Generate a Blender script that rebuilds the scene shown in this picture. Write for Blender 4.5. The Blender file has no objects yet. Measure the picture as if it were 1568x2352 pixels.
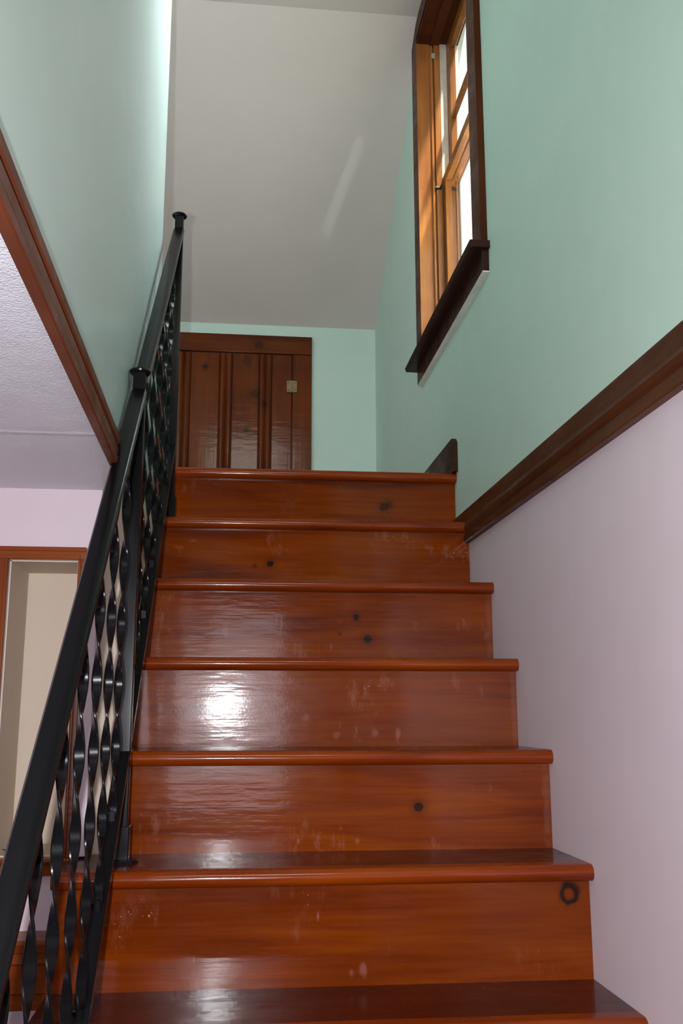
import bpy, bmesh, math, random
from mathutils import Vector, Matrix
random.seed(7)
S = bpy.context.scene
C = S.collection

# ------------------------------------------------------------------ camera
PIT, YAW, ROLL = 0.2038, 0.1094, -0.0008
fw = Vector((math.sin(YAW)*math.cos(PIT), math.cos(YAW)*math.cos(PIT), math.sin(PIT)))
rt = Vector((math.cos(YAW), -math.sin(YAW), 0)); up = rt.cross(fw)
r2 = rt*math.cos(ROLL)+up*math.sin(ROLL); u2 = up*math.cos(ROLL)-rt*math.sin(ROLL)
cd = bpy.data.cameras.new('camera'); cam = bpy.data.objects.new('camera', cd); C.objects.link(cam)
cam.matrix_world = Matrix(((r2.x, u2.x, -fw.x, 0), (r2.y, u2.y, -fw.y, 0), (r2.z, u2.z, -fw.z, -0.6903), (0, 0, 0, 1)))
cd.sensor_fit = 'VERTICAL'; cd.sensor_height = 36; cd.sensor_width = 24; cd.lens = 36*2236.07/2352
cd.clip_start = 0.02
S.camera = cam

# ------------------------------------------------------------------ light and exposure
S.view_settings.view_transform = 'Standard'; S.view_settings.look = 'None'
S.view_settings.gamma = 1; S.view_settings.use_curve_mapping = False
S.view_settings.exposure = 0.0
w = bpy.data.worlds.new('sky'); S.world = w; w.use_nodes = True
bgn = w.node_tree.nodes['Background']; 
# overcast sky, much brighter low down on the window's side of the house
_t = w.node_tree; _c = _t.nodes.new('ShaderNodeTexCoord'); _d = _t.nodes.new('ShaderNodeVectorMath'); _d.operation = 'DOT_PRODUCT'
_t.links.new(_c.outputs['Generated'], _d.inputs[0]); _d.inputs[1].default_value = Vector((0.86, 0.45, 0.10)).normalized()
_m = _t.nodes.new('ShaderNodeMath'); _m.operation = 'MAXIMUM'; _t.links.new(_d.outputs['Value'], _m.inputs[0]); _m.inputs[1].default_value = 0.0
_p = _t.nodes.new('ShaderNodeMath'); _p.operation = 'POWER'; _t.links.new(_m.outputs[0], _p.inputs[0]); _p.inputs[1].default_value = 12.0
_a = _t.nodes.new('ShaderNodeMath'); _a.operation = 'MULTIPLY_ADD'; _t.links.new(_p.outputs[0], _a.inputs[0]); _a.inputs[1].default_value = 75.0; _a.inputs[2].default_value = 2.2
_t.links.new(_a.outputs[0], bgn.inputs[1])
bgn.inputs[0].default_value = (0.90, 0.96, 1.0, 1); bgn.inputs[1].default_value = 1.0

def light(name, kind, loc, energy, color, direction=None, **kw):
    l = bpy.data.lights.new(name, kind); l.energy = energy; l.color = color
    for k, v in kw.items(): setattr(l, k, v)
    o = bpy.data.objects.new(name, l); C.objects.link(o); o.location = loc
    if direction: o.rotation_euler = Vector(direction).to_track_quat('-Z', 'Y').to_euler()
    return o
# the camera's own flash, left of the lens
light('camera_flash', 'SPOT', (-0.075, 0.02, -0.665), 85, (0.96, 0.97, 1.0), tuple(fw), spot_size=math.radians(125), spot_blend=0.6, shadow_soft_size=0.010)
# assumed daylight from an unseen window behind the camera, added for the risers' sheen
light('assumed_window_daylight', 'AREA', (-0.30, -1.93, -0.60), 22, (0.96, 0.90, 1.0), (0, 1, 0), shape='RECTANGLE', size=1.05, size_y=1.2)
# soft fill added for the ambient light, not a fixture, high behind the camera
light('hall_fill_light', 'AREA', (0.0, -0.6, 1.70), 26, (1.0, 0.93, 0.84), (0.0, 0.35, -1), shape='DISK', size=1.0)
# sun on the far jamb of the stair window
light('sun', 'SUN', (3, -3, 5), 12, (1.0, 0.82, 0.58), (-0.30, 0.75, -0.95), angle=math.radians(2.5))
# added lamp outside the window, imitating the flash's reflected streak on the sloping ceiling
light('ceiling_streak_lamp', 'AREA', (0.972, 1.771, 0.343), 0.13, (1.0, 1.0, 1.0), (-1.1, 3.69, 2.09), shape='RECTANGLE', size=0.046, size_y=0.46, spread=math.radians(0.4))
pt = light('window_portal', 'AREA', (0.86, 2.72, 1.10), 1, (1, 1, 1), (-1, 0, 0), shape='RECTANGLE', size=1.3, size_y=0.85)
pt.data.cycles.is_portal = True

# ------------------------------------------------------------------ materials
def newmat(name):
    m = bpy.data.materials.new(name); m.use_nodes = True
    nt = m.node_tree; b = nt.nodes['Principled BSDF']
    return m, nt, b
def nd(nt, t, **kw):
    n = nt.nodes.new(t)
    for k, v in kw.items(): setattr(n, k, v)
    return n
def posmap(nt, scale=(1, 1, 1), loc=(0, 0, 0)):
    g = nd(nt, 'ShaderNodeNewGeometry'); m = nd(nt, 'ShaderNodeMapping')
    m.inputs['Scale'].default_value = scale; m.inputs['Location'].default_value = loc
    nt.links.new(g.outputs['Position'], m.inputs['Vector']); return m.outputs[0]
def noise(nt, vec, scale=1, detail=4, rough=0.5, dist=0):
    n = nd(nt, 'ShaderNodeTexNoise'); n.inputs['Scale'].default_value = scale; n.inputs['Detail'].default_value = detail
    n.inputs['Roughness'].default_value = rough; n.inputs['Distortion'].default_value = dist
    nt.links.new(vec, n.inputs['Vector']); return n.outputs[0]
def ramp(nt, fac, stops):
    r = nd(nt, 'ShaderNodeValToRGB'); e = r.color_ramp.elements
    while len(e) < len(stops): e.new(0.5)
    for i, (p, c) in enumerate(stops):
        e[i].position = p; e[i].color = (c, c, c, 1) if isinstance(c, (int, float)) else (*c, 1)
    nt.links.new(fac, r.inputs[0]); return r.outputs[0]
def mix(nt, fac, a, b, mode='MIX'):
    m = nd(nt, 'ShaderNodeMix', data_type='RGBA', blend_type=mode)
    for s, v in ((0, fac), (6, a), (7, b)):
        if hasattr(v, 'links') or isinstance(v, bpy.types.NodeSocket): nt.links.new(v, m.inputs[s])
        elif isinstance(v, (int, float)): m.inputs[s].default_value = v
        else: m.inputs[s].default_value = (*v, 1)
    return m.outputs[2]
def math_(nt, op, a, b=None, c=None):
    m = nd(nt, 'ShaderNodeMath', operation=op)
    for i, v in enumerate((a, b, c)):
        if v is None: continue
        if isinstance(v, bpy.types.NodeSocket): nt.links.new(v, m.inputs[i])
        else: m.inputs[i].default_value = v
    return m.outputs[0]
def bump(nt, b, h, strength, dist):
    n = nd(nt, 'ShaderNodeBump'); n.inputs['Strength'].default_value = strength; n.inputs['Distance'].default_value = dist
    nt.links.new(h, n.inputs['Height']); nt.links.new(n.outputs[0], b.inputs['Normal'])

def paint(name, col, var=0.04, rough=0.55, bstr=0.25, bscale=260, seams=(), spec=0.4, fine=0.0006):
    m, nt, b = newmat(name)
    v = posmap(nt)
    n1 = noise(nt, v, 2.3, 3); n2 = noise(nt, v, 14, 3)
    c1 = tuple(min(1, c*(1+var)) for c in col); c2 = tuple(c*(1-var) for c in col)
    nt.links.new(ramp(nt, math_(nt, 'ADD', math_(nt, 'MULTIPLY', n1, 0.7), math_(nt, 'MULTIPLY', n2, 0.3)), ((0.3, c2), (0.7, c1))), b.inputs['Base Color'])
    b.inputs['Roughness'].default_value = rough; b.inputs['Specular IOR Level'].default_value = spec
    h = math_(nt, 'MULTIPLY', noise(nt, v, bscale, 2), 1.0)
    h = math_(nt, 'ADD', h, math_(nt, 'MULTIPLY', noise(nt, v, 9, 2), 2.2))
    sep = nd(nt, 'ShaderNodeSeparateXYZ'); nt.links.new(v, sep.inputs[0])
    for (ax, at, wd, amp) in seams:
        d = math_(nt, 'ABSOLUTE', math_(nt, 'SUBTRACT', sep.outputs[ax], at))
        d = math_(nt, 'SMOOTH_MIN', math_(nt, 'DIVIDE', d, wd), 1.0, 0.3)
        h = math_(nt, 'ADD', h, math_(nt, 'MULTIPLY', math_(nt, 'SUBTRACT', 1.0, d), amp))
    bump(nt, b, h, bstr, fine)
    return m

def wood(name, light_c, mid_c, dark_c, axis='x', rough=0.22, knots=(), coat=0.6, sheen=1.0, off=0.0, scuff=0.0, marks=()):
    m, nt, b = newmat(name)
    st = {'x': (1.3, 11, 15), 'y': (11, 1.3, 15), 'z': (11, 15, 1.3)}[axis]
    st2 = {'x': (4, 70, 110), 'y': (70, 4, 110), 'z': (90, 110, 4)}[axis]
    v = posmap(nt, st, (off, off*1.7, off*0.6)); v2 = posmap(nt, st2, (off, 0, off))
    n1 = noise(nt, v, 1.0, 5, 0.55, 0.9); n2 = noise(nt, v2, 1.0, 3, 0.6, 0.2)
    f = math_(nt, 'ADD', math_(nt, 'MULTIPLY', n1, 0.72), math_(nt, 'MULTIPLY', n2, 0.28))
    col = ramp(nt, f, ((0.28, dark_c), (0.47, mid_c), (0.72, light_c)))
    # broad blotches of the stain
    bl = noise(nt, posmap(nt, (2.5, 5, 6), (off*2, 3, 1)), 1.0, 3)
    col = mix(nt, ramp(nt, bl, ((0.35, 0.0), (0.75, 0.45))), col, dark_c)
    pv = posmap(nt)
    for (x, z, r, dens, kind) in knots:
        mp = nd(nt, 'ShaderNodeMapping'); nt.links.new(pv, mp.inputs['Vector'])
        mp.inputs['Location'].default_value = (-x, 0, -z); mp.inputs['Scale'].default_value = (1, 0, 1)
        wob = noise(nt, pv, 60, 2)
        ln = nd(nt, 'ShaderNodeVectorMath', operation='LENGTH'); nt.links.new(mp.outputs[0], ln.inputs[0])
        d = math_(nt, 'ADD', ln.outputs['Value'], math_(nt, 'MULTIPLY', math_(nt, 'SUBTRACT', wob, 0.5), r*0.8))
        d = math_(nt, 'DIVIDE', d, r)
        if kind == 'ring': k = ramp(nt, math_(nt, 'MULTIPLY', d, 0.5), ((0.0, 0.05), (0.18, 0.25), (0.34, dens), (0.48, dens), (0.62, 0.15), (0.8, 0.0)))
        else: k = ramp(nt, math_(nt, 'MULTIPLY', d, 0.33), ((0.0, dens), (0.28, dens), (0.36, dens*0.35), (0.95, 0.0)))
        col = mix(nt, k, col, (0.010, 0.004, 0.002))
    for (x, z, rx_, rz_, st_) in marks:
        mp = nd(nt, 'ShaderNodeMapping'); nt.links.new(pv, mp.inputs['Vector'])
        mp.inputs['Location'].default_value = (-x/rx_, 0, -z/rz_); mp.inputs['Scale'].default_value = (1/rx_, 0, 1/rz_)
        ln = nd(nt, 'ShaderNodeVectorMath', operation='LENGTH'); nt.links.new(mp.outputs[0], ln.inputs[0])
        d = math_(nt, 'ADD', ln.outputs['Value'], math_(nt, 'MULTIPLY', math_(nt, 'SUBTRACT', noise(nt, posmap(nt, (70, 70, 40), (off, 0, 0)), 1.0, 3), 0.5), 2.0))
        col = mix(nt, ramp(nt, d, ((0.35, st_*0.6), (1.0, 0.0))), col, (0.40, 0.20, 0.17))
    rg = ramp(nt, noise(nt, posmap(nt, (9, 9, 14), (off, 2, 0)), 1.0, 4, 0.65), ((0.3, rough*0.8), (0.75, min(1, rough*1.7))))
    if scuff:
        sc = noise(nt, posmap(nt, (45, 40, 18), (off, 0, off)), 1.0, 5, 0.7)
        lim = noise(nt, posmap(nt, (6, 6, 9), (off*3, 0, 1)), 1.0, 1)
        sf = ramp(nt, math_(nt, 'MULTIPLY', sc, lim), ((0.34, 0.0), (0.46, scuff)))
        col = mix(nt, sf, col, (0.42, 0.22, 0.17))
        sp = noise(nt, posmap(nt, (260, 200, 220), (off, 0, off)), 1.0, 1)
        col = mix(nt, ramp(nt, math_(nt, 'MULTIPLY', sp, lim), ((0.52, 0.0), (0.55, 0.6))), col, (0.75, 0.55, 0.42))
    nt.links.new(col, b.inputs['Base Color'])
    nt.links.new(rg, b.inputs['Roughness'])
    b.inputs['Specular IOR Level'].default_value = 0.06*sheen
    b.inputs['Coat Weight'].default_value = coat; b.inputs['Coat Roughness'].default_value = rough*0.4; b.inputs['Coat IOR'].default_value = 1.5
    h = math_(nt, 'ADD', math_(nt, 'MULTIPLY', noise(nt, posmap(nt, (7, 10, 30), (off, 1, 2)), 1.0, 3), 1.6), math_(nt, 'MULTIPLY', n2, 0.45))
    h = math_(nt, 'ADD', h, math_(nt, 'MULTIPLY', noise(nt, pv, 190, 2), 0.10))
    bn = nd(nt, 'ShaderNodeBump'); bn.inputs['Strength'].default_value = 0.35; bn.inputs['Distance'].default_value = 0.0011
    nt.links.new(h, bn.inputs['Height']); nt.links.new(bn.outputs[0], b.inputs['Normal']); nt.links.new(bn.outputs[0], b.inputs['Coat Normal'])
    return m

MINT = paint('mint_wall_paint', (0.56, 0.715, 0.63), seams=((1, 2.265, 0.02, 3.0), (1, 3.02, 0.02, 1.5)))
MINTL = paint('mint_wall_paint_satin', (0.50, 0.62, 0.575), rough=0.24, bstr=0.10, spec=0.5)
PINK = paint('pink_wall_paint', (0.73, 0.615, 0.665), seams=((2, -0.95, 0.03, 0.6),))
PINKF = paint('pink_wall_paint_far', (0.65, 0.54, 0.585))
CEIL = paint('warm_white_ceiling_paint', (0.64, 0.585, 0.53), var=0.02, bstr=0.3)
CREAM = paint('cream_paint', (0.60, 0.50, 0.395), var=0.05)
POP = paint('textured_ceiling_paint', (0.70, 0.70, 0.77), var=0.03, bstr=1.0, bscale=330, seams=((1, 1.505, 0.012, 1.2),), rough=0.35, fine=0.0016)
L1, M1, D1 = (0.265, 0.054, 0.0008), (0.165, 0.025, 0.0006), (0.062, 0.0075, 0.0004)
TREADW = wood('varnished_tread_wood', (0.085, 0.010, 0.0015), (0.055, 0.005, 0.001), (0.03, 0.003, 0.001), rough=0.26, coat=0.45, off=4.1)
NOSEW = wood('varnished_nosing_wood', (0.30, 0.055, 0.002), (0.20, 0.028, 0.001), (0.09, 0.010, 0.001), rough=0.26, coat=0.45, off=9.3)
TRIMY = wood('dark_stained_trim_wood', (0.12, 0.040, 0.014), (0.085, 0.026, 0.010), (0.040, 0.012, 0.006), 'y', rough=0.35, off=1.0, coat=0.12)
TRIML = wood('stained_edge_trim_wood', (0.17, 0.045, 0.018), (0.12, 0.030, 0.012), (0.06, 0.014, 0.007), 'y', rough=0.35, off=5.0, coat=0.08)
TRIMX = wood('stained_ledge_wood', (0.30, 0.075, 0.010), (0.20, 0.042, 0.008), (0.09, 0.016, 0.005), 'x', rough=0.32, off=2.0, coat=0.3)
FRAMEZ = wood('stained_frame_wood', (0.30, 0.080, 0.010), (0.19, 0.040, 0.008), (0.08, 0.014, 0.005), 'z', rough=0.32, off=6.0, coat=0.3)
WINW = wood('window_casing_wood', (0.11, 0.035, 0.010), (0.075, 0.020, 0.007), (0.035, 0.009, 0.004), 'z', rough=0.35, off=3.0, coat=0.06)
JAMBW = wood('window_jamb_wood', (0.46, 0.21, 0.065), (0.34, 0.13, 0.036), (0.17, 0.055, 0.016), 'z', rough=0.30, off=8.0, coat=0.4)
SASHW = wood('window_sash_wood', (0.36, 0.15, 0.035), (0.24, 0.085, 0.018), (0.12, 0.035, 0.009), 'z', rough=0.35, off=7.0, coat=0.3)
DOORZ = wood('attic_door_wood', (0.19, 0.042, 0.002), (0.12, 0.022, 0.0015), (0.05, 0.008, 0.001), 'z', rough=0.30, off=11.0, coat=0.35,
             knots=((-0.158, 0.862, 0.012, 0.7, 'k'), (0.035, 0.565, 0.012, 0.75, 'k'), (0.035, 0.90, 0.024, 0.5, 'k'), (0.075, 0.74, 0.02, 0.6, 'k'), (0.115, 0.69, 0.02, 0.6, 'k')))
DOORX = wood('attic_door_top_board_wood', (0.17, 0.038, 0.002), (0.11, 0.020, 0.0015), (0.05, 0.008, 0.001), 'x', rough=0.32, off=13.0, coat=0.35, knots=((0.085, 0.975, 0.02, 0.7, 'k'),))
DARKW = wood('dark_baseboard_wood', (0.055, 0.020, 0.012), (0.04, 0.014, 0.008), (0.02, 0.007, 0.005), 'y', rough=0.4, off=1.5, coat=0.2)
RISERW = []
KN = {0: [(0.420, -0.110, 0.013, 0.75, 'k'), (0.437, -0.102, 0.010, 0.5, 'k')], 1: [(0.091, -0.302, 0.0085, 0.97, 'k'), (0.05, -0.308, 0.005, 0.5, 'k')],
      2: [(0.294, -0.462, 0.0070, 0.9, 'k'), (0.322, -0.515, 0.010, 0.9, 'k'), (0.253, -0.503, 0.003, 0.8, 'k')],
      3: [(-0.075, -0.680, 0.006, 0.6, 'k')], 4: [(0.364, -0.869, 0.0085, 0.9, 'k')], 5: [(0.592, -0.999, 0.017, 0.95, 'ring')]}
MK = {0: [], 1: [(-0.117, -0.243, 0.020, 0.008, 0.35), (-0.150, -0.262, 0.016, 0.006, 0.2)],
      2: [(0.112, -0.484, 0.0016, 0.022, 0.6), (0.100, -0.474, 0.0012, 0.014, 0.5), (-0.02, -0.50, 0.006, 0.02, 0.25), (0.232, -0.535, 0.003, 0.012, 0.4), (0.622, -0.475, 0.010, 0.15, 0.18)],
      3: [(0.360, -0.735, 0.008, 0.020, 0.5), (0.310, -0.733, 0.010, 0.012, 0.4), (0.225, -0.736, 0.010, 0.010, 0.3), (0.270, -0.728, 0.004, 0.014, 0.35), (0.157, -0.70, 0.012, 0.010, 0.3), (0.622, -0.66, 0.009, 0.15, 0.18)],
      4: [(0.244, -0.932, 0.005, 0.006, 0.35), (0.13, -0.93, 0.004, 0.008, 0.3), (0.03, -0.86, 0.03, 0.004, 0.2), (0.622, -0.86, 0.010, 0.15, 0.18)],
      5: [(0.208, -1.118, 0.006, 0.010, 0.4), (0.230, -1.116, 0.007, 0.013, 0.4), (0.152, -1.028, 0.002, 0.010, 0.5), (-0.055, -1.092, 0.002, 0.008, 0.5)]}
for i in range(6):
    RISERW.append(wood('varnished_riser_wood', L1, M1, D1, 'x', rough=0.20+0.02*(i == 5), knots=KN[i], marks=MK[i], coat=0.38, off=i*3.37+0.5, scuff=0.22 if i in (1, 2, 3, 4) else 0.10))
def simple(name, col, rough=0.5, metal=0.0, coat=0.0, spec=0.5):
    m, nt, b = newmat(name)
    n = noise(nt, posmap(nt), 30, 2)
    nt.links.new(ramp(nt, n, ((0.3, tuple(c*0.9 for c in col)), (0.7, tuple(min(1, c*1.08) for c in col)))), b.inputs['Base Color'])
    b.inputs['Roughness'].default_value = rough; b.inputs['Metallic'].default_value = metal; b.inputs['Coat Weight'].default_value = coat
    b.inputs['Specular IOR Level'].default_value = spec
    return m
IRON = simple('black_painted_iron', (0.004, 0.004, 0.0045), 0.24, 0.0, 0.0, 0.16)
BRASS = simple('dull_hinge_metal', (0.26, 0.19, 0.09), 0.6, 0.3)
VINYL = simple('white_window_track', (0.80, 0.76, 0.66), 0.45)
ALU = simple('grey_storm_frame', (0.42, 0.38, 0.33), 0.45)
BLACK = simple('black_metal_catch', (0.01, 0.01, 0.01), 0.4)
CONC = simple('dark_outdoor_ground', (0.05, 0.06, 0.03), 0.9)
DIMWALL = wood('dark_unseen_wall_finish', (0.10, 0.04, 0.015), (0.07, 0.025, 0.01), (0.03, 0.01, 0.005), 'z', rough=0.5, off=30, coat=0.0)  # dark finish made up for the unseen wall, dimming the risers' reflections
FLOORW = wood('floor_boards', (0.22, 0.06, 0.012), (0.14, 0.03, 0.008), (0.07, 0.014, 0.005), 'y', rough=0.3, off=20)
def glassmat(name, haze=0.0):
    m = bpy.data.materials.new(name); m.use_nodes = True; nt = m.node_tree; nt.nodes.remove(nt.nodes['Principled BSDF'])
    out = nt.nodes['Material Output']
    t = nd(nt, 'ShaderNodeBsdfTransparent'); t.inputs[0].default_value = (0.97, 0.985, 0.98, 1)
    g = nd(nt, 'ShaderNodeBsdfGlossy'); g.inputs['Roughness'].default_value = 0.02
    ge = nd(nt, 'ShaderNodeNewGeometry'); dt = nd(nt, 'ShaderNodeVectorMath', operation='DOT_PRODUCT')
    nt.links.new(ge.outputs['Normal'], dt.inputs[0]); nt.links.new(ge.outputs['Incoming'], dt.inputs[1])
    fr = math_(nt, 'MULTIPLY_ADD', math_(nt, 'POWER', math_(nt, 'SUBTRACT', 1.0, math_(nt, 'ABSOLUTE', dt.outputs['Value'])), 5.0), 0.9, 0.04)
    ms = nd(nt, 'ShaderNodeMixShader'); nt.links.new(fr, ms.inputs[0]); nt.links.new(t.outputs[0], ms.inputs[1]); nt.links.new(g.outputs[0], ms.inputs[2])
    last = ms.outputs[0]
    if haze:
        n = noise(nt, posmap(nt, (30, 30, 1.6)), 1.0, 4)
        tr = nd(nt, 'ShaderNodeBsdfTranslucent'); nt.links.new(ramp(nt, n, ((0.3, (0.55, 0.60, 0.70)), (0.6, (0.97, 0.97, 0.97)))), tr.inputs[0])
        m2 = nd(nt, 'ShaderNodeMixShader'); m2.inputs[0].default_value = haze
        nt.links.new(last, m2.inputs[1]); nt.links.new(tr.outputs[0], m2.inputs[2]); last = m2.outputs[0]
    nt.links.new(last, out.inputs[0]); return m
GLASS = glassmat('window_glass'); HAZE = glassmat('sheer_window_film', 0.6)

# ------------------------------------------------------------------ mesh helpers
def box(bm, x0, x1, y0, y1, z0, z1):
    v = [bm.verts.new((x, y, z)) for x in (x0, x1) for y in (y0, y1) for z in (z0, z1)]
    for f in ((0, 1, 3, 2), (4, 6, 7, 5), (0, 4, 5, 1), (2, 3, 7, 6), (0, 2, 6, 4), (1, 5, 7, 3)): bm.faces.new([v[i] for i in f])
def prism(bm, pts, fn, a, b):
    """closed outline pts (2D), fn(p, t) -> 3D, swept from a to b"""
    A = [bm.verts.new(fn(p, a)) for p in pts]; B = [bm.verts.new(fn(p, b)) for p in pts]; n = len(pts)
    bm.faces.new(A); bm.faces.new(B[::-1])
    for i in range(n): bm.faces.new((A[i], B[i], B[(i+1) % n], A[(i+1) % n]))
def cyl(bm, c, r, z0, z1, n=24, axis='z', r1=None):
    def P(a, h, rr):
        p = (math.cos(a)*rr, math.sin(a)*rr)
        return {'z': (c[0]+p[0], c[1]+p[1], h), 'x': (h, c[1]+p[0], c[2]+p[1]), 'y': (c[0]+p[0], h, c[2]+p[1])}[axis]
    r1 = r if r1 is None else r1
    A = [bm.verts.new(P(2*math.pi*i/n, z0, r)) for i in range(n)]; B = [bm.verts.new(P(2*math.pi*i/n, z1, r1)) for i in range(n)]
    bm.faces.new(A[::-1]); bm.faces.new(B)
    for i in range(n): bm.faces.new((A[i], A[(i+1) % n], B[(i+1) % n], B[i]))
def obj(name, bm, mat, parent=None, bev=0.0, segs=2, smooth=False):
    bmesh.ops.recalc_face_normals(bm, faces=bm.faces)
    me = bpy.data.meshes.new(name)
    if parent is not None: bmesh.ops.translate(bm, verts=bm.verts, vec=-wpos(parent))
    bm.to_mesh(me); bm.free(); me.materials.append(mat)
    o = bpy.data.objects.new(name, me); C.objects.link(o)
    if parent is not None: o.parent = parent
    if bev:
        b = o.modifiers.new('bevel', 'BEVEL'); b.width = bev; b.segments = segs; b.limit_method = 'ANGLE'; b.angle_limit = math.radians(40)
    if bev or smooth:
        for p in me.polygons: p.use_smooth = True
        if hasattr(me, 'shade_smooth') : pass
        if bev:
            wn = o.modifiers.new('wn', 'WEIGHTED_NORMAL'); wn.keep_sharp = True
    return o
def wpos(o):
    v = Vector((0, 0, 0))
    while o is not None: v += o.location; o = o.parent
    return v
def empty(name, loc, label=None, cat=None, group=None, kind=None):
    o = bpy.data.objects.new(name, None); C.objects.link(o); o.location = loc; o.empty_display_size = 0.05
    if label: o['label'] = label
    if cat: o['category'] = cat
    if group: o['group'] = group
    if kind: o['kind'] = kind
    return o
def struct(name, bm, mat, label=None, **k):
    o = obj(name, bm, mat, **k); o['kind'] = 'structure'
    if label: o['label'] = label
    return o
def B(*boxes):
    bm = bmesh.new()
    for b in boxes: box(bm, *b)
    return bm

# ------------------------------------------------------------------ levels
XR = 0.63
NY = [2.681, 2.528, 2.315, 2.128, 1.917, 1.722, 1.523, 1.325, 1.127, 0.929, 0.731]   # nosing fronts at the right wall
NT = [-0.009, -0.183, -0.375, -0.571, -0.761, -0.949, -1.140, -1.330, -1.520, -1.710, -1.900]  # tread tops
FLOOR = -2.09
SK = -0.010        # the risers stand slightly out of square
def sk(x): return SK*(x-XR)
def wl(y): return -0.216      # left wall face
ZC = 1.797; YB = 4.28; YCR = 3.063
def slope(y): return 1.08+0.5875*(YB-y)
WE = 2.48         # far end of the left wall

# ------------------------------------------------------------------ setting
# right wall (mint above the trim, pink below), with the window opening
WY0, WY1, WZ0, WZ1 = 2.335, 3.10, 0.475, 1.72
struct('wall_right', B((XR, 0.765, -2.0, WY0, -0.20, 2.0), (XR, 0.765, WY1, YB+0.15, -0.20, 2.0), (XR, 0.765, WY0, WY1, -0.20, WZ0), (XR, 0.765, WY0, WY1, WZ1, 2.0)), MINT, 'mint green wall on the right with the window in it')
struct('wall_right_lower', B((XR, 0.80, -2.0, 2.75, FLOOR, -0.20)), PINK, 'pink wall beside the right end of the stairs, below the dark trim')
struct('wall_back', B((-1.7, 0.80, YB, YB+0.12, -0.4, 2.0)), MINT, 'mint green wall at the back of the landing')
# left wall: upper part over the stairwell edge, and lower part beside the upper steps
bm = bmesh.new()
prism(bm, [(wl(-2.0), -2.0), (wl(WE), WE), (wl(WE)-0.11, WE), (wl(-2.0)-0.11, -2.0)], lambda p, z: (p[0], p[1], z), -0.20, 1.80)
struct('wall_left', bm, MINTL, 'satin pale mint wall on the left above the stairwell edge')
bm = bmesh.new()
prism(bm, [(wl(1.966), 1.966), (wl(2.75), 2.75), (wl(2.75)-0.08, 2.75), (-0.2925, 1.966)], lambda p, z: (p[0], p[1], z), FLOOR, -0.20)
struct('wall_left_lower', bm, CREAM, 'cream wall end beside the upper steps behind the railing')
bm = bmesh.new()
for (x0, x1, z0, z1) in ((-1.7, -0.429, FLOOR, -0.21), (-0.299, -0.2935, FLOOR, -0.945), (-0.299, -0.262, -0.945, -0.21), (-0.429, -0.299, -0.402, -0.21), (-0.429, -0.299, FLOOR, -0.945)):
    box(bm, x0, x1, 1.90, 2.10, z0, z1)
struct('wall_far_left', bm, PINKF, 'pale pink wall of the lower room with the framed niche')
struct('wall_side_left', B((-1.80, -1.70, -2.0, 2.1, FLOOR, -0.2)), PINKF)
struct('wall_side_landing', B((-1.80, -1.70, 2.4, YB+0.1, -0.3, 2.0)), MINT)
struct('wall_front', B((-1.8, 0.8, -2.1, -2.0, FLOOR, 2.0)), DIMWALL)
# ceilings
bm = bmesh.new()
prism(bm, [(-2.1, ZC), (YCR, ZC), (YB+0.1, slope(YB+0.1)), (YB+0.1, 2.1), (-2.1, 2.1)], lambda p, x: (x, p[0], p[1]), -1.8, 0.80)
struct('ceiling', bm, CEIL, 'warm white ceiling sloping down to the back wall')
bm = bmesh.new()
prism(bm, [(wl(-2.0)-0.0012, -2.0), (wl(1.92)-0.0012, 1.92), (-1.75, 1.92), (-1.75, -2.0)], lambda p, z: (p[0], p[1], z), -0.262, -0.215)
struct('ceiling_lower', bm, POP, 'white textured ceiling of the lower room at left')
# floors
struct('floor', B((-1.8, 0.9, -2.1, 2.2, FLOOR-0.1, FLOOR)), FLOORW)
bm = bmesh.new()
box(bm, -0.19, XR, 2.79, YB, -0.10, -0.009); box(bm, -1.7, -0.19, 2.79, YB, -0.10, -0.009)
struct('floor_landing', bm, FLOORW, 'wooden floor of the upper landing')
# ground outdoors, wide and dark to cut light thrown up at the ceiling
struct('floor_outdoors', B((0.80, 60, -60, 60, -3.0, -2.9)), CONC)

# trims: moulded bands
def band(name, mat, label, x_of_y, side, y0, y1, zt, zb, th):
    bm = bmesh.new(); h = zt-zb
    prof = [(0, zt), (th*0.75, zt), (th*0.80, zt-h*0.06), (th*0.80, zt-h*0.40), (th*1.0, zt-h*0.46), (th*1.12, zt-h*0.55), (th*0.95, zt-h*0.64),
            (th*0.62, zt-h*0.70), (th*0.62, zt-h*0.73), (th*0.85, zt-h*0.76), (th*0.85, zt-h*0.97), (th*0.75, zb), (0, zb)]
    prism(bm, prof, lambda p, y: (x_of_y(y)+side*p[0], y, p[1]), y0, y1)
    return struct(name, bm, mat, label)
band('trim_1', TRIMY, 'dark stained moulded trim between the mint and pink paint on the right wall', lambda y: XR, -1, -2.0, 2.70, -0.150, -0.238, 0.018)
bm = bmesh.new(); h = 0.066
prof = [(0, 0), (0.008, 0), (0.010, -0.006), (0.010, -0.018), (0.0065, -0.021), (0.0065, -0.026), (0.0105, -0.030), (0.0105, -0.046), (0.008, -0.049), (0.013, -0.052), (0.013, -h+0.002), (0.011, -h), (-0.001, -h), (-0.001, -h+0.006), (0, -h+0.008)]
def t2(p, y): return (wl(y)+p[0], y, -0.200-0.012*(y-0.8)+p[1])
prism(bm, prof, t2, -1.9, 1.895)
struct('trim_2', bm, TRIML, 'reddish brown moulded trim along the bottom edge of the left mint wall')
# landing baseboard
bm = bmesh.new()
prism(bm, [(2.664, -0.009), (2.664, 0.078), (2.680, 0.092), (YB, 0.092), (YB, -0.009)], lambda p, x: (x, p[0], p[1]), XR-0.014, XR)
struct('baseboard_right', bm, DARKW, 'dark wooden baseboard on the right wall of the landing')
struct('baseboard_back', B((0.335, XR-0.014, YB-0.012, YB, -0.009, 0.09)), DARKW)

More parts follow.
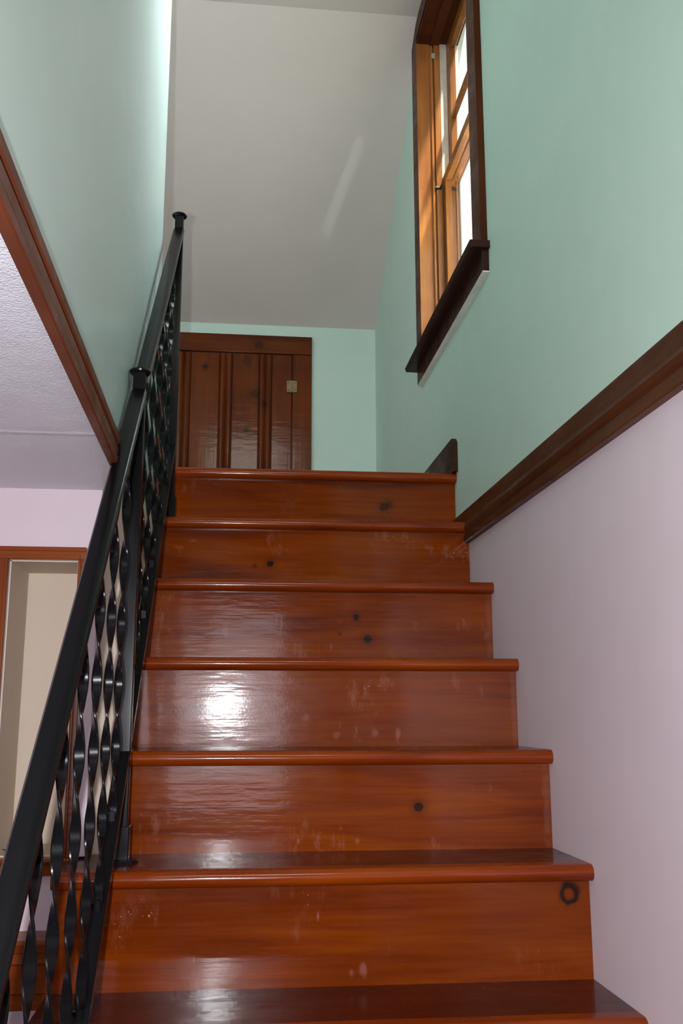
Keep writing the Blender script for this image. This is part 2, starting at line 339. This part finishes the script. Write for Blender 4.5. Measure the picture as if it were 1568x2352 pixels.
# ------------------------------------------------------------------ window in the right wall
win = empty('window_1', (XR, 2.72, 0.50), 'wooden double hung window high in the mint right wall', kind='structure')
Y0, Y1, Z0, Z1 = 2.358, 3.078, 0.497, 1.697
cw = 0.088
# casing: sides and a head cut to follow the ceiling slope
for (a, b) in ((Y0-cw, Y0-0.004), (Y1+0.004, Y1+cw)):
    bm = bmesh.new()
    pr = [(a, Z0), (b, Z0), (b, Z1+0.002), (b, min(1.785, slope(b)-0.004)), (a, min(1.785, slope(a)-0.004))] if a < 2.5 else [(a, Z0), (b, Z0), (b, slope(b)-0.004), (a, slope(a)-0.006), (a, Z1)]
    prism(bm, pr, lambda p, x: (x, p[0], p[1]), 0.612, XR+0.002)
    obj('casing', bm, WINW, win, 0.002)
bm = bmesh.new(); prism(bm, [(Y0-0.004, Z1+0.004), (Y1+0.004, Z1+0.004), (Y1+0.004, slope(Y1)-0.008), (3.03, 1.785), (Y0, 1.785)], lambda p, x: (x, p[0], p[1]), 0.612, XR+0.002)
obj('head_casing', bm, WINW, win, 0.002)
# jamb liner boards
for (a, b) in ((WY0+0.001, Y0), (Y1, WY1-0.001)): obj('jamb', B((0.6125, 0.765, a, b, Z0-0.02, Z1+0.02)), JAMBW, win)
obj('head_jamb', B((0.612, 0.765, Y0, Y1, Z1, Z1+0.02)), WINW, win)  # shade at the window head put into the colour by darker casing wood
# inside stops
for (a, b, s) in ((Y0, Y0+0.012, 1), (Y1-0.012, Y1, -1)):
    bm = bmesh.new(); box(bm, 0.661, 0.669, a, b, Z0, Z1); box(bm, 0.674, 0.694, a if s > 0 else a-0.004, b+0.004 if s > 0 else b, Z0, Z1)
    obj('stop', bm, JAMBW, win, 0.0015)
obj('head_stop', B((0.661, 0.694, Y0, Y1, Z1-0.014, Z1)), WINW, win, 0.0015)  # darker casing wood again, standing in for the head's shade
# stool and apron
bm = bmesh.new()
prism(bm, [(0.578, 0.482), (0.574, 0.490), (0.578, 0.498), (0.70, 0.498), (0.70, 0.478), (0.578, 0.478)], lambda p, y: (p[0], y, p[1]), Y0-cw-0.022, Y1+cw+0.03)
obj('stool', bm, DARKW, win, 0.002)
obj('apron', B((0.612, XR, Y0-cw-0.008, Y1+cw-0.004, 0.419, 0.478)), DARKW, win, 0.0015)
obj('apron_underside', B((0.6125, XR, Y0-cw-0.008, Y1+cw-0.004, 0.4165, 0.4192)), VINYL, win)['label'] = 'pale painted underside'
obj('outer_sill', B((0.70, 0.79, Y0, Y1, 0.47, 0.495)), VINYL, win)
# white tracks in the jambs
for (a, b) in ((Y0, Y0+0.006), (Y1-0.006, Y1)):
    obj('track', B((0.697, 0.722, a, b, Z0, Z1)), VINYL, win)
    obj('storm_track', B((0.747, 0.765, a, b, Z0, Z1)), VINYL, win)
# sashes
def sash(x0, x1, z0, z1, bot, top, mat, muntins):
    s = obj('sash', B((x0, x1, Y0+0.006, Y0+0.050, z0, z1), (x0, x1, Y1-0.050, Y1-0.006, z0, z1), (x0, x1, Y0+0.050, Y1-0.050, z0, z0+bot), (x0, x1, Y0+0.050, Y1-0.050, z1-top, z1)), mat, win, 0.0015)
    xm = (x0+x1)/2
    if muntins:
        zm = z0+bot+(z1-top-z0-bot)*0.44
        obj('muntin', B((xm-0.010, xm+0.006, Y0+0.05, Y1-0.05, zm-0.009, zm+0.009)), mat, s)
        obj('muntin', B((xm-0.010, xm+0.006, 2.709, 2.727, z0+bot, z1-top)), mat, s)
    g = obj('glass', B((xm-0.0015, xm+0.0015, Y0+0.05, Y1-0.05, z0+bot, z1-top)), GLASS, s)
sash(0.697, 0.719, 0.498, 1.160, 0.055, 0.032, SASHW, False)
sash(0.723, 0.745, 1.128, 1.697, 0.032, 0.045, SASHW, True)
# storm screen behind the lower sash
st = obj('storm_frame', B((0.752, 0.760, Y0+0.008, Y0+0.03, Z0, 1.16), (0.752, 0.760, Y1-0.03, Y1-0.008, Z0, 1.16), (0.752, 0.760, Y0+0.03, Y1-0.03, 1.135, 1.16), (0.752, 0.760, Y0+0.03, Y1-0.03, Z0, 0.52)), ALU, win)
obj('storm_pane', B((0.755, 0.7565, Y0+0.03, Y1-0.03, 0.52, 1.135)), HAZE, st)
bm = bmesh.new(); cyl(bm, (0, 3.061, 1.115), 0.006, 0.668, 0.690, 12, 'x'); cyl(bm, (0.686, 3.061, 1.115), 0.0035, 3.045, 3.061, 10, 'y')
obj('catch', bm, BLACK, win)['label'] = 'small black catch'
obj('bracket', B((0.664, 0.676, 3.056, 3.0625, 1.628, 1.646)), ALU, win)['label'] = 'small pale metal bracket'

# ------------------------------------------------------------------ attic door in the back wall
door = empty('door_1', (0.02, YB, 0.0), 'low varnished plank door in the back wall of the landing', kind='structure')
dl = -0.46
obj('backing', B((dl, 0.331, YB-0.004, YB, -0.009, 1.0)), DARKW, door)
obj('top_board', B((dl, 0.331, YB-0.020, YB, 0.936, 1.023)), DOORX, door, 0.002)
obj('stile', B((0.243, 0.331, YB-0.018, YB, -0.009, 0.934)), DOORZ, door, 0.002)
xs = [dl, -0.285, -0.221, -0.092, -0.033, 0.088, 0.148, 0.239]
for k in range(0, 7, 2): obj('plank', B((xs[k]+0.0015, xs[k+1]-0.0015, YB-0.012, YB, -0.009, 0.932)), DOORZ, door, 0.0015)
for k in range(1, 7, 2):
    a, b = xs[k], xs[k+1]; n = 16; pts = []
    for j in range(n+1):
        t = j/n; hgt = 0.006+0.009*abs(math.sin(math.pi*2*t))*(0.8+0.2*math.sin(math.pi*t)) if 0 < t < 1 else 0.004
        pts.append((a+(b-a)*t, -hgt))
    pts += [(b, 0), (a, 0)]
    bm = bmesh.new(); prism(bm, pts, lambda p, z: (p[0], YB+p[1], z), -0.009, 0.932)
    obj('bead', bm, DOORZ, door)
bm = bmesh.new(); box(bm, 0.216, 0.237, YB-0.0225, YB-0.0115, 0.752, 0.805); box(bm, 0.243, 0.262, YB-0.0225, YB-0.0175, 0.752, 0.805); cyl(bm, (0.240, YB-0.022, 0), 0.0035, 0.750, 0.807, 12)
hg = obj('hinge', bm, BRASS, door); hg['label'] = 'dull metal hinge'
bm = bmesh.new()
for (x, z) in ((0.224, 0.762), (0.224, 0.795), (0.254, 0.762), (0.254, 0.795)): cyl(bm, (x, 0, z), 0.0028, YB-0.0235, YB-0.0222, 10, 'y')
obj('screw', bm, BLACK, hg)

# ------------------------------------------------------------------ staircase
sc = empty('staircase', (0.2, 1.32, FLOOR), 'straight flight of glossy orange brown wooden stairs rising to the landing', 'staircase')
def left_x(i): return -0.185 if i == 0 else (-0.212 if i <= 4 else -0.2915)
for i, (y, z) in enumerate(zip(NY, NT)):
    lx = left_x(i)
    if i == 0: back = 2.80
    else: back = NY[i-1]+0.030
    # tread: flat board with a rounded nosing
    n = 10; th = 0.028; r = th/2
    nb = bmesh.new()
    pts = [(y+0.040, z)] + [(y+r-r*math.sin(math.pi*k/n)*1.0, z-r+r*math.cos(math.pi*k/n)) for k in range(n+1)] + [(y+0.040, z-th)]
    prism(nb, pts, lambda p, x: (x, p[0]+sk(x), p[1]), lx, XR-0.0005)
    tb = bmesh.new()
    prism(tb, [(y+0.0402, z), (back, z), (back, z-th), (y+0.0402, z-th)], lambda p, x: (x, p[0]+sk(x), p[1]), lx, XR-0.0005)
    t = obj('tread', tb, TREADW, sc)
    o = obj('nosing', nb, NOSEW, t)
    for p in o.data.polygons: p.use_smooth = abs(p.normal.x) < 0.5
    o.modifiers.new('es', 'EDGE_SPLIT').split_angle = math.radians(50)
    # riser under it
    zb = NT[i+1] if i+1 < len(NT) else FLOOR
    rb = bmesh.new(); ry = y+0.028
    rl = lx+0.006 if i >= 5 else lx
    prism(rb, [(ry, z-th), (ry, zb), (ry+0.018, zb), (ry+0.018, z-th)], lambda p, x: (x, p[0]+sk(x), p[1]), rl, XR-0.0006)
    obj('riser', rb, RISERW[min(i, 5)] if i < 6 else RISERW[3], sc)
    if i < 6:
        # cove strip hidden right under the nosing
        pass
# closed stringer on the open left side, under the lower treads
bm = bmesh.new()
pts = [(1.94, NT[5]-0.03)]
for i in range(5, 11):
    y = NY[i]+0.029+sk(-0.28); zb = NT[i+1] if i+1 < 11 else FLOOR
    pts += [(y, NT[i]-0.028), (y, zb-0.028 if i < 10 else FLOOR)]
pts += [(1.94, FLOOR)]
prism(bm, pts, lambda p, x: (x, p[0], p[1]), -0.2865, -0.275)
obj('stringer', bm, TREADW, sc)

# ------------------------------------------------------------------ iron railing
rail = empty('stair_railing', (-0.194, 1.85, NT[5]), 'black wrought iron stair railing with twisted flat balusters', 'railing')
def rx(y): return -0.194+0.0189*(y-1.85)
def hz(y): return -0.072+0.962*(y-1.85) if y < 1.85 else -0.072+0.99*(y-1.85)       # handrail centre
def bz(y): return -0.752+1.0*(y-1.85) if y < 1.85 else -0.745+1.045*(y-1.85)          # bottom rail centre
def sweep(pts2, y0, y1, zf, n=1):
    bm = bmesh.new()
    prism(bm, pts2, lambda p, y: (rx(y)+p[0], y, zf(y)+p[1]), y0, y1); return bm
hp = [(-0.0155, 0.004), (-0.012, 0.0085), (0, 0.010), (0.012, 0.0085), (0.0155, 0.004), (0.0155, -0.003), (0.013, -0.006), (0.013, -0.0115), (0.0095, -0.0115), (0.0095, -0.007), (-0.0095, -0.007), (-0.0095, -0.0115), (-0.013, -0.0115), (-0.013, -0.006), (-0.0155, -0.003)]
NEAR = 0.50
PO = [(1.85, NT[5], -0.033), (2.59, NT[1], 0.703), (NEAR+0.03, FLOOR, hz(NEAR)+0.04)]
for (a, b) in ((NEAR+0.03, 1.8375), (1.8625, 2.5775)):
    obj('handrail', sweep([(p[0], p[1]*1.35) for p in hp], a, b, hz), IRON, rail, 0.0008, 1)
    obj('bottom_rail', sweep([(-0.012, 0.008), (0.012, 0.008), (0.012, -0.014), (0.009, -0.014), (0.009, 0.004), (-0.009, 0.004), (-0.009, -0.014), (-0.012, -0.014)], a, b, bz), IRON, rail, 0.0006, 1)
for (y, zb, zt) in PO:
    x = rx(y); r = 0.0122
    p = obj('post', B((x-r, x+r, y-r, y+r, zb, zt-0.002)), IRON, rail, 0.0018)
    bm = bmesh.new(); n = 32
    pf = [(0.0, zt+0.006), (0.010, zt+0.0055), (0.019, zt+0.003), (0.0215, zt), (0.0205, zt-0.003), (0.017, zt-0.006), (0.0, zt-0.006)]
    rings = []
    for (rr, z) in pf[1:-1]: rings.append([bm.verts.new((x+math.cos(2*math.pi*k/n)*rr, y+math.sin(2*math.pi*k/n)*rr, z)) for k in range(n)])
    for A, Bq in zip(rings, rings[1:]):
        for k in range(n): bm.faces.new((A[k], A[(k+1) % n], Bq[(k+1) % n], Bq[k]))
    bm.faces.new(rings[0]); bm.faces.new(rings[-1][::-1])
    obj('cap', bm, IRON, p)
    # base shoe: square collar on a round flange
    bm = bmesh.new(); box(bm, x-0.0165, x+0.0165, y-0.0165, y+0.0165, zb+0.004, zb+0.062)
    sh = obj('base_shoe', bm, IRON, p, 0.002)
    bm = bmesh.new(); cyl(bm, (x, y, 0), 0.035, zb, zb+0.005, 32, r1=0.030)
    obj('flange', bm, IRON, p)
def baluster(y):
    x = rx(y); z0 = bz(y)+0.004; z1 = hz(y)-0.010
    hw, ht = 0.0078, 0.0020; n = int((z1-z0)/0.003)
    bm = bmesh.new(); prev = None
    for k in range(n+1):
        z = z0+(z1-z0)*k/n
        a = math.pi*(z+0.69)/0.104
        e = min(1, (z-z0)/0.02, (z1-z)/0.02)
        ax = Vector((math.sin(a)*1.0, math.cos(a), 0)); ay = Vector((ax.y, -ax.x, 0))
        ring = []
        for (p, q) in ((-1, -0.35), (-0.8, -1), (0.8, -1), (1, -0.35), (1, 0.35), (0.8, 1), (-0.8, 1), (-1, 0.35)):
            v = ax*hw*p+ay*ht*q; ring.append(bm.verts.new((x+v.x, y+v.y, z)))
        if prev:
            for j in range(8): bm.faces.new((prev[j], prev[(j+1) % 8], ring[(j+1) % 8], ring[j]))
        else: bm.faces.new(ring)
        prev = ring
    bm.faces.new(prev[::-1])
    o = obj('baluster', bm, IRON, rail, smooth=True)
    es = o.modifiers.new('es', 'EDGE_SPLIT'); es.split_angle = math.radians(35)
    bm = bmesh.new(); cyl(bm, (0, y, bz(y)+0.012), 0.0055, x-0.010, x+0.002, 12, 'x'); box(bm, x-0.006, x+0.004, y-0.008, y+0.008, bz(y)-0.002, bz(y)+0.016)
    obj('bracket', bm, IRON, o)
for k in range(5): baluster(1.97+0.12*k)
for k in range(10): baluster(1.735-0.12*k)

# ------------------------------------------------------------------ niche in the far left wall
ni = empty('wall_niche', (-0.364, 1.90, -0.945), 'tall narrow cream niche with a stained wooden frame in the pink wall', 'niche')
nx0, nx1, nz0, nz1 = -0.429, -0.299, -0.945, -0.402
obj('liner', B((nx0+0.0005, nx0+0.003, 1.902, 2.075, nz0, nz1), (nx1-0.003, nx1-0.0005, 1.902, 2.075, nz0, nz1), (nx0, nx1, 1.902, 2.075, nz1-0.003, nz1-0.0005), (nx0, nx1, 1.902, 2.075, nz0+0.0005, nz0+0.003), (nx0, nx1, 2.065, 2.075, nz0, nz1)), CREAM, ni)
fr = 0.024
def frame_piece(pts, mat, mould):
    pass
bm = bmesh.new(); box(bm, nx0-fr, nx1+0.014, 1.889, 1.90, nz1, nz1+fr); box(bm, nx0-0.004, nx1+0.003, 1.885, 1.889, nz1, nz1+0.009); box(bm, nx0-fr, nx1+0.014, 1.886, 1.889, nz1+fr-0.008, nz1+fr)
obj('frame_top', bm, TRIMX, ni, 0.0012)
bm = bmesh.new(); box(bm, nx0-fr, nx0, 1.889, 1.90, nz0, nz1); box(bm, nx0-0.007, nx0, 1.885, 1.889, nz0, nz1); box(bm, nx0-fr, nx0-fr+0.007, 1.886, 1.889, nz0, nz1)
obj('frame_side', bm, FRAMEZ, ni, 0.0012)
bm = bmesh.new(); box(bm, nx1, nx1+0.013, 1.889, 1.90, nz0, nz1); box(bm, nx1, nx1+0.005, 1.885, 1.889, nz0, nz1)
obj('frame_side', bm, FRAMEZ, ni, 0.0012)
bm = bmesh.new(); prism(bm, [(1.90, nz0), (1.876, nz0), (1.873, nz0-0.005), (1.877, nz0-0.010), (1.885, nz0-0.012), (1.888, nz0-0.031), (1.90, nz0-0.031)], lambda p, x: (x, p[0], p[1]), nx0-0.03, nx1+0.014)
obj('sill', bm, TRIMX, ni)
# dark twig-like cord on the niche bottom
bm = bmesh.new()
P = [(-0.440, 1.932, -0.936), (-0.428, 1.936, -0.9385), (-0.424, 1.938, -0.9375), (-0.416, 1.944, -0.936), (-0.408, 1.950, -0.9385), (-0.398, 1.953, -0.9395), (-0.392, 1.958, -0.9385)]
P = [p for p in P if p[0] > nx0+0.005]
prev = None
for k, p in enumerate(P):
    d = (Vector(P[min(k+1, len(P)-1)])-Vector(P[max(k-1, 0)])).normalized(); s = d.cross(Vector((0, 0, 1))).normalized(); u = s.cross(d)
    rr = (0.0013, 0.0016, 0.0024, 0.0022, 0.0012, 0.0008)[min(k, 5)]
    ring = [bm.verts.new(Vector(p)+s*math.cos(a)*rr+u*math.sin(a)*rr) for a in [j*math.pi/3 for j in range(6)]]
    if prev:
        for j in range(6): bm.faces.new((prev[j], prev[(j+1) % 6], ring[(j+1) % 6], ring[j]))
    else: bm.faces.new(ring)
    prev = ring
bm.faces.new(prev[::-1])
zmin = min(v.co.z for v in bm.verts); bmesh.ops.translate(bm, verts=bm.verts, vec=(0, 0, (nz0+0.003)-zmin))
o = obj('twig', bm, BLACK, smooth=True); o['label'] = 'short thin dark twig lying on the bottom of the cream niche'; o['category'] = 'twig'
# moulded ledge below the niche
bm = bmesh.new()
za = -1.070
pr = [(1.90, za), (1.822, za), (1.818, za-0.006), (1.822, za-0.020), (1.834, za-0.024), (1.834, za-0.040), (1.840, za-0.044), (1.846, za-0.090), (1.854, za-0.094), (1.856, za-0.120), (1.90, za-0.120)]
prism(bm, pr, lambda p, x: (x, p[0], p[1]), -1.2, -0.300)
o = obj('wall_ledge', bm, TRIMX); o['label'] = 'moulded brown wooden ledge on the pink wall beneath the niche, left of the stairs'; o['category'] = 'ledge'

# made-up window frame, unseen behind the camera, added around the assumed daylight
w2 = empty('window_2_assumed', (0.0, -1.97, -1.4), kind='structure')
obj('casing', B((-0.70, -0.63, -2.0, -1.97, -1.45, 0.05), (0.60, 0.628, -2.0, -1.97, -1.45, 0.05), (-0.63, 0.60, -2.0, -1.97, -0.02, 0.05), (-0.63, 0.60, -2.0, -1.97, -1.45, -1.38)), TRIMX, w2)
